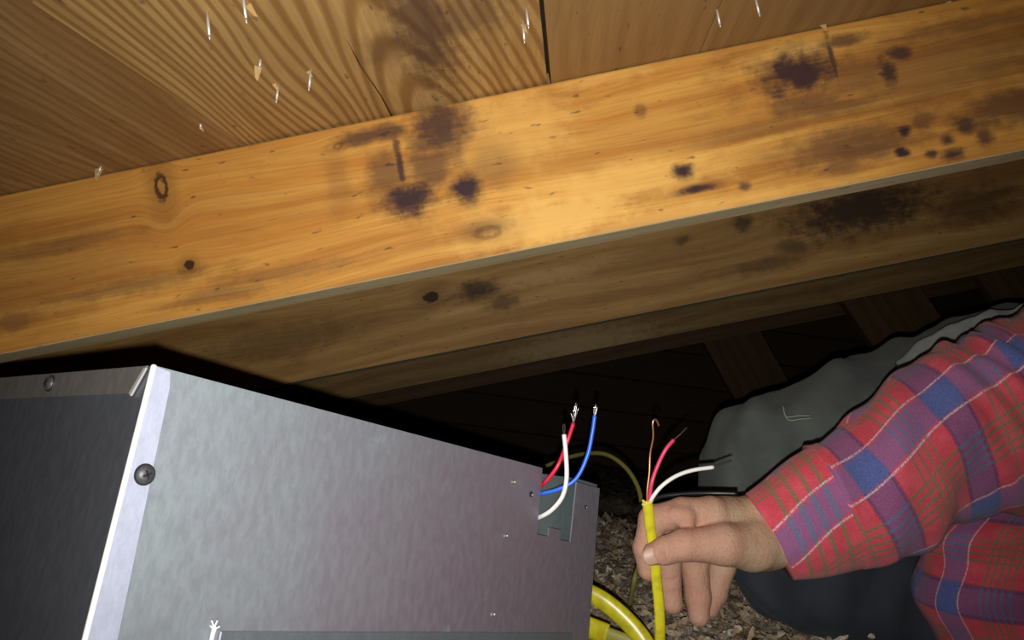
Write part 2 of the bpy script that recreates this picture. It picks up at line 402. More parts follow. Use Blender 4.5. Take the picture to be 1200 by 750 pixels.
# ---- loose insulation: lumpy bed + chips
def fbm(x, y, o=0.0):
    return mnoise.fractal(Vector((x, y, o)), 1.0, 2.0, 4)
def ins_h(x, y):
    z = .070 + .020*fbm(x*3.1, y*3.1) + .012*fbm(x*14, y*14, 3)
    z += .026*abs(fbm(x*26, y*26, 9))
    return max(.01, z)
nx, ny = 260, 300
xs = np.concatenate([np.linspace(-1.0, -.1, 40, endpoint=False), np.linspace(-.1, .75, 190, endpoint=False), np.linspace(.75, 2.0, 30)])
ys = np.concatenate([np.linspace(-.6, .45, 40, endpoint=False), np.linspace(.45, 1.6, 190, endpoint=False), np.linspace(1.6, 4.2, 70)])
vs = [(x, y, ins_h(x, y)) for y in ys for x in xs]
fs = [(j*nx+i, j*nx+i+1, (j+1)*nx+i+1, (j+1)*nx+i) for j in range(ny-1) for i in range(nx-1)]
N = NT('insulation_mat'); o_ = N.obj()
n1 = N.noise(o_, 60, 5, .7); n2 = N.noise(o_, 9, 3, .6); n3 = N.noise(o_, 210, 3, .7)
c = N.mix(N.ramp(n1, .35, .68), (.15, .115, .085), (.56, .43, .30))
c = N.mix(N.ramp(n3, .55, .72), c, (.60, .50, .38)); c = N.mix(N.ramp(n2, .45, .7, 0, .4), c, (.18, .16, .14))
N.bump(N.math('ADD', n1, n3), .9, .006); ins_mat = N.set(color=c, rough=.95, spec=.1)
ins = link('loose_insulation', from_py('loose_insulation', vs, fs, True), ins_mat)
tag(ins, 'lumpy grey-brown loose-fill insulation covering the attic floor under the hand', 'insulation', None, 'stuff')
vs, fs, mi = [], [], []
def chip(x, y, z, sz):
    a = random.uniform(0, 6.28); tl = random.gauss(.35, .8); t2 = random.gauss(0, .6)
    M = Matrix.Rotation(a, 3, 'Z') @ Matrix.Rotation(tl, 3, 'X') @ Matrix.Rotation(t2, 3, 'Y')
    l, w2, c_ = sz*random.uniform(.6, 1.5), sz*random.uniform(.25, .6), sz*random.uniform(-.35, .35)
    i = len(vs)
    for u, v2, q in ((-l, -w2*.6, 0), (-l*.2, -w2, c_), (l, -w2*.4, 0), (l*.8, w2*.6, c_*.2), (0, w2, c_), (-l*.8, w2*.5, 0)):
        vs.append(M @ Vector((u, v2, q)) + Vector((x, y, z)))
    fs.extend([(i, i+1, i+4, i+5), (i+1, i+2, i+3, i+4)])
    m_ = random.choices((0, 1, 2, 3), (5, 4, 2, 1))[0]; mi.extend([m_, m_])
for k in range(34000):
    y = .42 + 1.3*random.random()**1.3; x = random.uniform(-.05, .62)*(.6+.5*y)
    chip(x, y, ins_h(x, y)+random.uniform(-.001, .008), random.choice((.003, .004, .005, .006, .009))*random.uniform(.7, 1.2))
fm = from_py('insulation_chips', vs, fs)
for nm, cc in (('chip_tan', (.60, .46, .31)), ('chip_grey', (.36, .31, .25)), ('chip_pale', (.80, .71, .57)), ('chip_gold', (.58, .39, .17))):
    fm.materials.append(simple(nm, cc, .85, nz=300, amt=.5))
fm.polygons.foreach_set('material_index', mi)
ch = link('insulation_chips', fm, None, ins); tag(ch, kind='stuff')

# ---- ceiling joist half buried in the insulation
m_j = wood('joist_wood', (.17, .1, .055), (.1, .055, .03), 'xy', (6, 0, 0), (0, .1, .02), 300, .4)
jp = W(925, 742, .80)
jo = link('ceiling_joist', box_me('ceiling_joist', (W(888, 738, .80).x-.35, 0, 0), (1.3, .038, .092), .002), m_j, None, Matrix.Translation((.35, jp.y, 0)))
tag(jo, 'dark brown ceiling joist crossing the insulation below the blue-black trouser leg', 'joist')

# ================================================================== SHEET METAL BOX
Bh = Vector((0.56618554, -0.29479494, -0.77037061)); Bv = Vector((0.10694297, 0.95229678, -0.28582171)); Bg = Vector((-0.81788024, -0.07944239, -0.57070292))
BXr = Matrix((ROT @ Bh, ROT @ Bg, ROT @ Bv)).transposed()
A0 = W(180, 428, .33)
BM = BXr.to_4x4(); BM.translation = A0
BMi = BM.inverted()
def bface(px, py, yoff=0.0):                                     # pixel -> (x along face, z) of the big face
    n = BXr.col[1]; h = hit(px, py, BM @ Vector((0, yoff, 0)), n); q = BMi @ h; return q.x, q.z
def lface(px, py, xoff=0.0):
    n = BXr.col[0]; h = hit(px, py, BM @ Vector((xoff, 0, 0)), n); q = BMi @ h; return q.y, q.z
BL_, BW_, BH_ = .4172, .34, .205
def metal(name, base, tint, rough=.42, met=.75, seed=0, cloud=.5, shirt_reflection=False):
    N = NT(name); o = N.vec('ADD', N.obj(), (seed, seed*2, 0))
    sp = N.noise(N.vec('MULTIPLY', o, (1, 1, .35)), 900, 2, .6)
    n1 = N.noise(o, 14, 4, .6); n2 = N.noise(N.vec('MULTIPLY', o, (1, 1, .45)), 210, 3, .6); n3 = N.noise(o, 38, 3, .6)
    c = N.mix(N.ramp(n1, .35, .65, 0, cloud), base, tint)
    if shirt_reflection: c = N.mix(N.math('MULTIPLY', N.ramp(N.vec('DISTANCE', N.vec('ADD', N.vec('MULTIPLY', N.obj(), (1, 1, 1.1)), N.vec('SCALE', N.comb(n1, 0, n3), .10)), (.34, 0, -.11)), .08, .30, 1, 0), .85), c, (.335, .245, .325))  # purple tint paints in the red shirt's reflection at the right
    c = N.mix(N.ramp(n2, .35, .75, 0, .3), c, tuple(x*.86 for x in base))
    c = N.mix(N.ramp(sp, .4, .7, 0, .28), c, tuple(x*.72 for x in base))
    c = N.mix(N.ramp(n3, .62, .75, 0, .35), c, tuple(min(1, x*1.3) for x in base))
    r = N.ramp(n2, .3, .7, rough-.06, rough+.08)
    N.bump(sp, .08, .0003)
    return N.set(color=c, rough=r, metal=met)
m_face = metal('galvanised_face', (.36, .42, .465), (.34, .35, .415), .52, .60, shirt_reflection=True)
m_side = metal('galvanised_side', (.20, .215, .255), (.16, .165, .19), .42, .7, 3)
m_edge = metal('galvanised_flange', (.52, .56, .72), (.47, .51, .68), .5, .4, 5, .2)
m_lip = metal('galvanised_lip', (.30, .28, .27), (.24, .21, .19), .45, .65, 7)
m_teal = metal('galvanised_inner', (.30, .40, .42), (.24, .32, .33), .45, .6, 9)
m_dark = simple('box_interior', (.03, .03, .035), .7, .3)
furn = empty('sheet_metal_box', BM)
tag(furn, 'grey galvanised sheet-metal box with screws and coloured lead wires', 'metal box')
TH = .0011
# big face polygon with open notch and centre tab
nl, nlz = bface(636, 557); nb1 = bface(629, 626); t1 = bface(643, 629); t2 = bface(643.5, 618); t3 = bface(657, 621); t4 = bface(657, 633)
nb2 = bface(668.5, 635); nr = bface(676, 563); topn = bface(636, 547); er = bface(703, 570)
# sheet in its own frame: polygon in (x,z), thickness along +y (into the box)
def face_prism(name, poly, y0, y1, bev=0):
    me = prism(name, [(x, -z) for x, z in poly], y0, y1, bev)    # x, -z, y
    me.transform(Matrix(((1, 0, 0, 0), (0, 0, 1, 0), (0, -1, 0, 0), (0, 0, 0, 1))))
    return me
poly = [(0, 0), (topn[0], 0), (nb1[0], nb1[1]), (t1[0], t1[1]), (t2[0], t2[1]), (t3[0], t3[1]), (t4[0], t4[1]), (nb2[0], nb2[1]), (nr[0], -.004), (er[0], -.0045), (BL_, -BH_), (0, -BH_)]
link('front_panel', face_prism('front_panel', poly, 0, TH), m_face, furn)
link('side_panel', box_me('side_panel', (0, TH+.0002, -BH_), (TH, BW_, -.0002)), m_side, furn)
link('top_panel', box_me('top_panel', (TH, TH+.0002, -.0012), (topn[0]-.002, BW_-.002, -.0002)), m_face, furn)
link('back_panel', box_me('back_panel', (0, BW_+.0002, -BH_), (BL_, BW_+TH, 0)), m_side, furn)
link('base_panel', box_me('base_panel', (TH, TH, -BH_-.001), (BL_, BW_, -BH_)), m_side, furn)
link('end_panel', box_me('end_panel', (BL_-.001, TH+.0005, -BH_), (BL_, BW_-.001, -.03)), m_side, furn)
# inner plate seen through the notch
ip = [bface(628, 553, .012), bface(634, 555, .012), bface(677, 561, .012), bface(700, 568, .012), bface(690, 645, .012), bface(620, 640, .012)]
link('inner_plate', face_prism('inner_plate', ip, .012, .013), m_teal, furn)
link('compartment_divider', box_me('compartment_divider', (topn[0]-.03, .0022, -.08), (topn[0]-.029, .08, -.006)), m_dark, furn)
# corner flange on the big face (bright strip)
fa = [(0, 0), bface(207, 436), bface(205, 445), bface(137, 750), (bface(137, 750)[0]-.001, -BH_), (0, -BH_)]
fa[1] = (fa[1][0]*.72, -.001); fa[2] = (fa[1][0]+.0015, -.008)
link('corner_flange', face_prism('corner_flange', fa, -.0009, -.0001, .00025), m_edge, furn)
tag(furn.children[-1], 'bright folded corner flange')
bm = bmesh.new(); add_box(bm, (-.0009, -.0010, -BH_), (.0014, .0012, .0004), .0009, 4)
link('corner_bead', bm_mesh(bm, 'corner_bead', True), simple('bevel_highlight', (.93, .95, 1), .45, .15), furn)  # near-white bead colour paints in the bevel highlight along the corner
# top flange on the left side with mitred end
l0 = (.0042, -.0004); lz = lface(100, 461)[1]
le = lface(157, 461)
poly = [(.0035, -.0003), (BW_, -.0003), (BW_, le[1]), (le[0], le[1])]
def lface_prism(name, poly, x0, x1, bev=0):
    me = prism(name, poly, x0, x1, bev)                          # (y, z, x)
    me.transform(Matrix(((0, 0, 1, 0), (1, 0, 0, 0), (0, 1, 0, 0), (0, 0, 0, 1)))); return me
link('top_flange', lface_prism('top_flange', poly, -.0012, -.0002, .0002), m_lip, furn)
tag(furn.children[-1], 'brownish top flange with a mitred end')
mit = [(.0028, -.0015), (.0045, -.0012), (le[0]+.0012, le[1]-.0002), (le[0]-.0006, le[1]-.0014)]
link('mitre_edge', lface_prism('mitre_edge', mit, -.0018, -.0008), simple('mitre_bright', (.55, .54, .52), .4, .5), furn)
# screws
m_screw = simple('dark_screw', (.10, .10, .11), .5, .5, nz=400)
def screw(r, mat=m_screw):
    bm = bmesh.new()
    prof = [(0, .62*r), (.35*r, .60*r), (.7*r, .5*r), (.92*r, .28*r), (r, .08*r), (r, 0)]
    sg = 24; rings = []
    for rad, z in prof:
        rings.append([bm.verts.new((rad*math.cos(6.2832*k/sg), rad*math.sin(6.2832*k/sg), z)) for k in range(sg)] if rad else [bm.verts.new((0, 0, z))])
    for a, b2 in zip(rings, rings[1:]):
        for k in range(sg):
            if len(a) == 1: bm.faces.new((a[0], b2[k], b2[(k+1) % sg]))
            else: bm.faces.new((a[k], b2[k], b2[(k+1) % sg], a[(k+1) % sg]))
    return bm_mesh(bm, 'screw', True)
m_rec = simple('screw_recess', (.015, .015, .017), .6, .3)
def put_screw(x, y, z, r, axis, lab):
    rot = Matrix.Rotation(R_(90), 4, 'X') if axis == 'y' else Matrix.Rotation(R_(-90), 4, 'Y')
    sc = link('screw', screw(r), m_screw, furn, Matrix.Translation((x, y, z)) @ rot)
    bm = bmesh.new()
    for a in (.5, .5+math.pi/2):
        g = bmesh.ops.create_cube(bm, size=1)['verts']
        for v in g:
            v.co = Vector((v.co.x*r*.95, v.co.y*r*.22, v.co.z*r*.14 + r*.60)); v.co.rotate(Matrix.Rotation(a, 3, 'Z'))
    link('cross_recess', bm_mesh(bm, 'cross_recess'), m_rec, sc)
    bm = bmesh.new(); bmesh.ops.create_cone(bm, cap_ends=True, segments=24, radius1=r*1.14, radius2=r*1.1, depth=.0006, matrix=Matrix.Translation((0, 0, .0003)))
    link('washer', bm_mesh(bm, 'washer'), m_rec, sc)
    tag(sc, lab)
x_, z_ = bface(168, 556); put_screw(x_, -.0010, z_, .0042, 'y', 'dark pan-head screw on the bright flange')
y_, z_ = lface(62, 450); put_screw(-.0012, y_, z_, .0038, 'x', 'dull screw on the brown top flange')
m_riv = simple('bright_rivet', (.7, .66, .6), .4, .6)
m_hole = simple('punched_hole', (.02, .02, .02), .8)
for px, py, r in ((601, 565, .0021), (592, 628, .0020), (577, 720, .0022)):
    x_, z_ = bface(px, py); bm = bmesh.new()
    bmesh.ops.create_cone(bm, cap_ends=True, segments=14, radius1=r, radius2=r*.75, depth=.0014, matrix=Matrix.Translation((0, 0, .0007)))
    o = link('rivet', bm_mesh(bm, 'rivet', False), m_lip, furn, Matrix.Translation((x_, 0, z_)) @ Matrix.Rotation(R_(90), 4, 'X'))
    bm = bmesh.new(); bmesh.ops.create_icosphere(bm, subdivisions=1, radius=r*.5)
    link('rivet_core', bm_mesh(bm, 'rivet_core', True), m_riv, o, Matrix.Translation((r*.2, r*.1, .0014)))
for px, py, r in ((622, 579, .0021), (686, 594, .0016)):
    x_, z_ = bface(px, py); bm = bmesh.new()
    bmesh.ops.create_cone(bm, cap_ends=True, segments=14, radius1=r, radius2=r, depth=.0006, matrix=Matrix.Translation((0, 0, .0003)))
    o = link('punched_hole', bm_mesh(bm, 'punched_hole'), m_hole, furn, Matrix.Translation((x_, 0, z_)) @ Matrix.Rotation(R_(90), 4, 'X'))
    bm = bmesh.new(); bmesh.ops.create_icosphere(bm, subdivisions=1, radius=r*.4)
    link('hole_burr', bm_mesh(bm, 'hole_burr', True), m_riv, o, Matrix.Translation((r*.5, -r*.2, .0008)))
# shallow pressed lip near the bottom of the big face
s0 = bface(256, 739); s1 = bface(600, 745)
sp = [(s0[0], s0[1]), (BL_-.03, s1[1]), (BL_-.03, -BH_+.001), (s0[0]-.002, -BH_+.001)]
link('lower_cover', face_prism('lower_cover', sp, -.0022, -.0002, .0005), metal('lower_cover_metal', (.27, .32, .36), (.24, .26, .31), .45, .65, 11), furn)

# lead wires of the box
m_red = simple('red_insulation', (.72, .02, .07), .35); m_blue = simple('blue_insulation', (.03, .16, .80), .35)
m_white = simple('white_insulation', (.86, .86, .84), .4); m_pink = simple('pink_red_insulation', (.70, .05, .14), .4)
m_cu = simple('bare_copper', (.85, .42, .20), .3, .9); m_tin = simple('tinned_strand', (.85, .85, .83), .25, .9); m_blk = simple('tarnished_wire_end', (.03, .025, .02), .5, .4)
def L3(pts): return [Wc(C3(*q)) for q in pts]
def rel(me, mwi): me.transform(mwi); return me
def lead(parent, pts, r, mat, name='lead_wire', label=None, mwi=None):
    o = link(name, rel(tube(name, L3(pts), r, 10), mwi), mat, parent)
    if label: tag(o, label)
    return o
def d_on(px, py, y):
    h = hit(px, py, BM @ Vector((0, y, 0)), BXr.col[1]); return (ROT.transposed() @ (h-CAMLOC)).z*-1
dw = d_on(640, 580, 0)
WR = .00155
wi = lead(furn, [(618, 580, dw+.016), (630, 572, dw+.006), (641, 563, dw-.004), (654, 545, dw-.006), (664, 520, dw), (672, 496, dw)], WR, m_red, 'lead_wire', 'red lead wire', BMi)
st = bmesh.new()
def strands(parent, base, tips, r, mat, mwi, nm='stripped_strands'):
    vs, fs = [], []
    for t in tips:
        me = tube('t', L3([base, ((base[0]+t[0])/2+random.uniform(-1, 1), (base[1]+t[1])/2, (base[2]+t[2])/2), t]), [r, r*.8], 5, n=3)
        o0 = len(vs); vs += [v.co.copy() for v in me.vertices]; fs += [tuple(i+o0 for i in p_.vertices) for p_ in me.polygons]; bpy.data.meshes.remove(me)
    link(nm, rel(from_py(nm, vs, fs, True), mwi), mat, parent)
strands(wi, (672, 496, dw), [(676, 474, dw), (673, 476, dw+.003), (678, 478, dw-.002), (669, 484, dw), (675, 472, dw+.002), (672, 480, dw-.004)], .0006, m_tin, BMi)
wi = lead(furn, [(612, 582, dw+.02), (624, 580, dw+.010), (634, 578.5, dw-.003), (655, 573, dw-.008), (675, 561, dw-.008), (688, 535, dw-.006), (694, 508, dw-.004), (697, 487, dw-.003)], WR, m_blue, 'lead_wire', 'blue lead wire', BMi)
strands(wi, (697, 488, dw-.003), [(698.5, 475, dw-.003), (697, 476, dw-.004), (700, 477, dw-.002), (698, 474, dw)], .0008, m_tin, BMi)
wi = lead(furn, [(610, 612, dw+.02), (620, 609, dw+.008), (631, 606.5, dw-.004), (646, 598, dw-.010), (659, 582, dw-.012), (664, 560, dw-.012), (663, 530, dw-.010), (661, 509, dw-.008)], WR*1.15, m_white, 'lead_wire', 'white lead wire', BMi)
strands(wi, (661, 510, dw-.008), [(660, 497, dw-.008), (661.5, 496, dw-.008)], .0007, m_blk, BMi)
# white stub with two splayed ends low on the big face
db = d_on(250, 740, 0)
wi = lead(furn, [(246, 772, db-.001), (248, 750, db-.0035), (251, 737, db-.0045)], .0011, m_white, 'tie_stub', 'white stub with two splayed ends', BMi)
strands(wi, (251, 738, db-.0045), [(248, 727, db-.0045), (246, 733, db-.004), (255, 727, db-.0045), (258, 734, db-.004)], .00045, m_white, BMi, 'splayed_end')

# ================================================================== YELLOW CABLES
N = NT('yellow_jacket'); nn = N.noise(N.obj(), 160, 3)
m_yel = N.set(color=N.mix(N.ramp(nn, .4, .7), (.66, .60, .02), (.52, .46, .02)), rough=.32, spec=.6)
I4 = Matrix.Identity(4)
dc = .588
cab = empty('electrical_cable', Matrix.Translation(W(760, 620, dc)))
ci = cab.matrix_world.inverted()
tag(cab, 'yellow electrical cable held between thumb and finger with three stripped wires', 'cable', 'electrical cables')
link('jacket', rel(tube('jacket', L3([(758.5, 587, dc-.001), (760, 600, dc-.001), (763, 625, dc), (767, 650, dc), (769, 675, dc), (772, 705, dc), (773.5, 740, dc), (772, 790, dc+.01), (762, 850, dc+.03)]), .0042, 16, .62), ci), m_yel, cab)
# torn collar of the sheath
strands(cab, (758.5, 592, dc-.002), [(753, 586, dc), (765, 586, dc-.004), (752.5, 591, dc-.003), (762, 584, dc)], .0011, simple('torn_sheath', (.75, .70, .25), .5), ci, 'torn_sheath')
wi = lead(cab, [(760, 592, dc), (761, 584, dc-.001), (764, 565, dc-.002), (771, 545, dc), (780, 527, dc), (789.5, 515.5, dc+.002)], .00155, m_pink, 'wire', 'pink-red wire', ci)
lead(wi, [(789, 516, dc+.002), (797, 509, dc+.002), (805, 501, dc+.003)], .0007, m_blk, 'bare_tip', None, ci)
wi = lead(cab, [(761, 592, dc), (764, 584, dc-.002), (775, 570, dc-.003), (792, 558, dc-.002), (812, 551, dc), (836, 547.5, dc+.003)], .0016, m_white, 'wire', 'white wire', ci)
lead(wi, [(835, 548, dc+.003), (846, 543.5, dc+.003), (857, 539.5, dc+.003)], .0008, m_blk, 'bare_tip', None, ci)
wi = lead(cab, [(758.5, 592, dc), (758.5, 575, dc), (761, 553, dc+.001), (762, 532, dc+.002), (765.5, 512, dc), (765, 495, dc-.001), (769, 492, dc), (772, 499, dc+.001)], .0008, m_cu, 'ground_wire', 'bare copper ground wire', ci)

# thick cable running from behind the box
c2 = link('electrical_cable', tube('electrical_cable', L3([(640, 680, .71), (672, 688, .70), (705, 703, .69), (735, 728, .68), (758, 757, .67), (775, 795, .66)]), .0086, 20, .6), m_yel)
tag(c2, 'thick yellow cable emerging from behind the metal box, lower right of it', 'cable', 'electrical cables')
c3 = empty('electrical_cable', Matrix.Translation(W(700, 745, .56))); i3 = c3.matrix_world.inverted()
tag(c3, 'short flat yellow cable end low beside the metal box corner', 'cable', 'electrical cables')
link('jacket', rel(tube('jacket', L3([(645, 722, .71), (672, 729, .70), (700, 739, .69), (712, 744, .685)]), .010, 16, .5), i3), m_yel, c3)
link('inner_cable', rel(tube('inner_cable', L3([(705, 742, .687), (722, 748, .682), (748, 758, .675), (765, 768, .67)]), .0075, 14, .5), i3), simple('dull_yellow', (.33, .30, .06), .5), c3)
c4 = link('electrical_cable', tube('electrical_cable', L3([(640, 546, .95), (670, 535, .93), (697, 531, .90), (716, 535, .88), (735, 550, .86), (748, 572, .84), (753, 598, .82), (756, 625, .79), (750, 655, .75), (744, 678, .72), (738, 710, .74)]), .0025, 12, .7),
          simple('shaded_yellow_jacket', (.17, .155, .035), .6))  # yellow darkened in the colour for the shade behind the hand
tag(c4, 'thin shaded yellow cable arching through the dark behind the hand', 'cable', 'electrical cables')
c5 = link('electrical_cable', tube('electrical_cable', L3([(742, 600, .70), (768, 584, .68), (800, 579, .67), (835, 578, .66), (864, 578.5, .655)]), .0022, 10), simple('black_jacket', (.012, .013, .018), .35))
tag(c5, 'black cable lying just above the back of the hand', 'cable', 'electrical cables')

# ================================================================== PERSON
def cone_sdf(P, a, b2, ra, rb):
    a = np.array(a); b2 = np.array(b2); ba = b2-a
    t = np.clip(((P-a) @ ba)/(ba @ ba), 0, 1)
    return np.linalg.norm(P-a-t[..., None]*ba, axis=-1) - (ra+(rb-ra)*t)
def smin(a, b2, k):
    h = np.clip(.5+.5*(b2-a)/k, 0, 1); return b2*(1-h)+a*h-k*h*(1-h)
def surface_nets(f, lo, h):
    nx, ny, nz = f.shape; s = f < 0
    c = np.zeros((nx-1, ny-1, nz-1, 3)); cnt = np.zeros((nx-1, ny-1, nz-1))
    cor = [(i, j, k) for i in (0, 1) for j in (0, 1) for k in (0, 1)]
    def sub(a, q): return a[q[0]:nx-1+q[0], q[1]:ny-1+q[1], q[2]:nz-1+q[2]]
    for a in cor:
        for ax in range(3):
            if a[ax] == 0:
                b2 = list(a); b2[ax] = 1; fa, fb = sub(f, a), sub(f, b2)
                cr = (fa < 0) != (fb < 0); t = np.where(cr, fa/np.where(cr, fa-fb, 1), 0)
                for m in range(3): c[..., m] += np.where(cr, a[m] + (t if m == ax else 0), 0)
                cnt += cr
    act = cnt > 0; idx = -np.ones(act.shape, int); idx[act] = np.arange(act.sum())
    I = np.argwhere(act); V = (I + c[act]/cnt[act][:, None])*h + np.array(lo)
    Fs = []
    for ax in range(3):
        u, v = (ax+1) % 3, (ax+2) % 3
        sl0 = [slice(None)]*3; sl1 = [slice(None)]*3; sl0[ax] = slice(0, -1); sl1[ax] = slice(1, None)
        A, B = s[tuple(sl0)], s[tuple(sl1)]; E = np.argwhere(A != B)
        E = E[(E[:, u] > 0) & (E[:, v] > 0) & (E[:, u] < f.shape[u]-1) & (E[:, v] < f.shape[v]-1)]
        fl_ = A[E[:, 0], E[:, 1], E[:, 2]]
        def g(du, dv):
            q = E.copy(); q[:, u] -= du; q[:, v] -= dv; return idx[q[:, 0], q[:, 1], q[:, 2]]
        Q = np.stack([g(1, 1), g(0, 1), g(0, 0), g(1, 0)], 1); Q[~fl_] = Q[~fl_][:, ::-1]; Fs.append(Q)
    return V, np.concatenate(Fs)
def c(px, py, d): return list(C3(px, py, d))
def r(px, d=.6): return px*d/F
hh = .0011
lo = np.array([.085, -.262, -.70]); hi = np.array([.34, -.128, -.545])
dims = np.ceil((hi-lo)/hh).astype(int)
G = np.stack(np.meshgrid(*[lo[i]+hh*np.arange(dims[i]) for i in range(3)], indexing='ij'), -1).astype(np.float64)
def chain(pts, rads, k=.003):
    f = None
    for (a, b2, ra, rb) in zip(pts, pts[1:], rads, rads[1:]):
        q = cone_sdf(G, c(*a), c(*b2), ra, rb); f = q if f is None else smin(f, q, k)
    return f
# MCPs
idx_f = chain([(832, 603, .603), (800, 601, .602), (765, 609, .600), (757, 642, .600), (760, 668, .600)], [.0142, .0122, .0112, .0102, .0086])
mid_f = chain([(836, 612, .621), (784, 634, .624), (783, 682, .622), (788, 707, .618)], [.0145, .0118, .0104, .0088])
rin_f = chain([(842, 622, .636), (813, 655, .634), (818, 700, .628), (819, 722, .622)], [.0145, .0122, .0108, .0088])
pin_f = chain([(852, 630, .655), (846, 663, .650), (838, 695, .642), (831, 713, .636)], [.0135, .0118, .0102, .0084])
# knuckle pads of the curled index next to the thumb
pad = cone_sdf(G, c(803, 606, .592), c(792, 604, .593), .0085, .0075)
idx_f = smin(idx_f, pad, .003)
fing = np.minimum(np.minimum(idx_f, mid_f), np.minimum(rin_f, pin_f))
fing = smin(smin(smin(idx_f, mid_f, .0008), rin_f, .0008), pin_f, .0008)
palm = chain([(925, 610, .634), (888, 624, .630), (850, 616, .622)], [.0250, .0255, .0215], .01)
for e, rr in (((834, 603, .605), .0145), ((838, 612, .622), .0150), ((846, 624, .638), .0150), ((856, 634, .652), .0135)):
    palm = smin(palm, cone_sdf(G, c(885, 622, .630), c(*e), .022, rr), .012)
arm = cone_sdf(G, c(895, 624, .632), c(985, 583, .640), .0245, .027)
arm = smin(arm, cone_sdf(G, c(900, 630, .622), c(955, 612, .630), .0225, .0225), .010)
palm = smin(palm, arm, .012)
body = smin(palm, fing, .0035)
thumb = chain([(905, 634, .612), (880, 639, .600), (848, 638, .583), (801, 639, .578), (780, 645, .5765), (766, 649, .578)], [.021, .0200, .0158, .0118, .0102, .0086], .004)
body = smin(body, thumb, .0055)
# crease of the thumb joint + creases on fingers
def groove(a, b2, rad, dep):
    global body
    q = cone_sdf(G, a, b2, rad, rad); body = np.maximum(body, np.minimum(-(q-0), body+dep)) if False else body + dep*np.exp(-(np.maximum(q, 0)/rad)**2)
for (x0, y0, x1, y1, d_) in ((775, 638, 777, 660, .567), (772, 640, 775, 660, .567), (799, 598, 802, 612, .583), (786, 592, 790, 606, .585),
                             (776, 683, 795, 680, .611), (806, 700, 829, 697, .616), (803, 668, 824, 664, .62), (830, 695, 848, 690, .63), (748, 640, 760, 644, .589)):
    groove(c(x0, y0, d_), c(x1, y1, d_), .0012, .0012)
nv = np.array([mnoise.noise(Vector(q)*90) for q in G[::6, ::6, ::6].reshape(-1, 3)]).reshape(G[::6, ::6, ::6].shape[:3])
V, Fq = surface_nets(body, lo, hh)
Vw = [Wc(v) for v in V]
N = NT('skin'); o_ = N.obj(); n1 = N.noise(o_, 45, 4, .6); n2 = N.noise(o_, 420, 3, .6); n3 = N.noise(N.vec('MULTIPLY', o_, (1, 1, 2)), 900, 2); n4 = N.noise(N.vec('MULTIPLY', o_, (2.4, 1, 1)), 150, 3, .6, .6)
hand_o = W(840, 640, .61)
# redder finger ends (their own colour): distance from the wrist
wd = N.vec('DISTANCE', o_, tuple(W(905, 620, .62)-hand_o))
c_ = N.mix(N.ramp(wd, .03, .085), (.54, .41, .265), (.50, .285, .205))
c_ = N.mix(N.ramp(n1, .4, .66, 0, .6), c_, (.47, .235, .165)); c_ = N.mix(N.ramp(n2, .45, .72, 0, .35), c_, (.36, .20, .13))
N.bump(N.math('ADD', n2, N.math('ADD', N.math('MULTIPLY', n3, .6), N.math('MULTIPLY', n4, 1.3))), .55, .0011)
m_skin = N.set(color=c_, rough=.62, sss=.10, spec=.22); N.p.inputs['Subsurface Radius'].default_value = (.004, .0015, .0008)
me = from_py('person', [v-hand_o for v in Vw], [tuple(int(i) for i in q) for q in Fq], True)
person = link('person', me, m_skin, None, Matrix.Translation(hand_o))
sm = person.modifiers.new('smooth', 'SMOOTH'); sm.iterations = 3; sm.factor = .5
tag(person, 'person in a red plaid flannel shirt and grey work trousers holding a yellow cable', 'person')
PI_ = Matrix.Translation(-hand_o)
# thumbnail
bm = bmesh.new(); nailp = []
for i in range(9):
    for j in range(9):
        u, v2 = i/8*2-1, j/8*2-1
        k = math.sqrt(max(0, 1-.25*u*u-.25*v2*v2))
        x = u*math.sqrt(1-v2*v2/2); y = v2*math.sqrt(1-u*u/2)
        nailp.append(Vector((x*.0078, y*.0072, -.0014*(y*y)*1.6-.0008*x*x)))
nm = from_py('thumbnail', nailp, [(i*9+j, (i+1)*9+j, (i+1)*9+j+1, i*9+j+1) for i in range(8) for j in range(8)], True)
tv = (C3(763, 650, .578)-C3(790, 642, .578)).normalized(); nzv = Vector((-.18, .12, 1)); nzv = (nzv-tv*nzv.dot(tv)).normalized(); sv = nzv.cross(tv)
M3 = Matrix((tv, sv, nzv)).transposed(); M4 = (ROT @ M3).to_4x4(); M4.translation = Wc(C3(763, 650, .578) + nzv*.0088)
nm.transform(PI_ @ M4)
nl_ = link('thumbnail', nm, simple('nail_plate', (.50, .31, .23), .45), person); so = nl_.modifiers.new('s', 'SOLIDIFY'); so.thickness = .0008

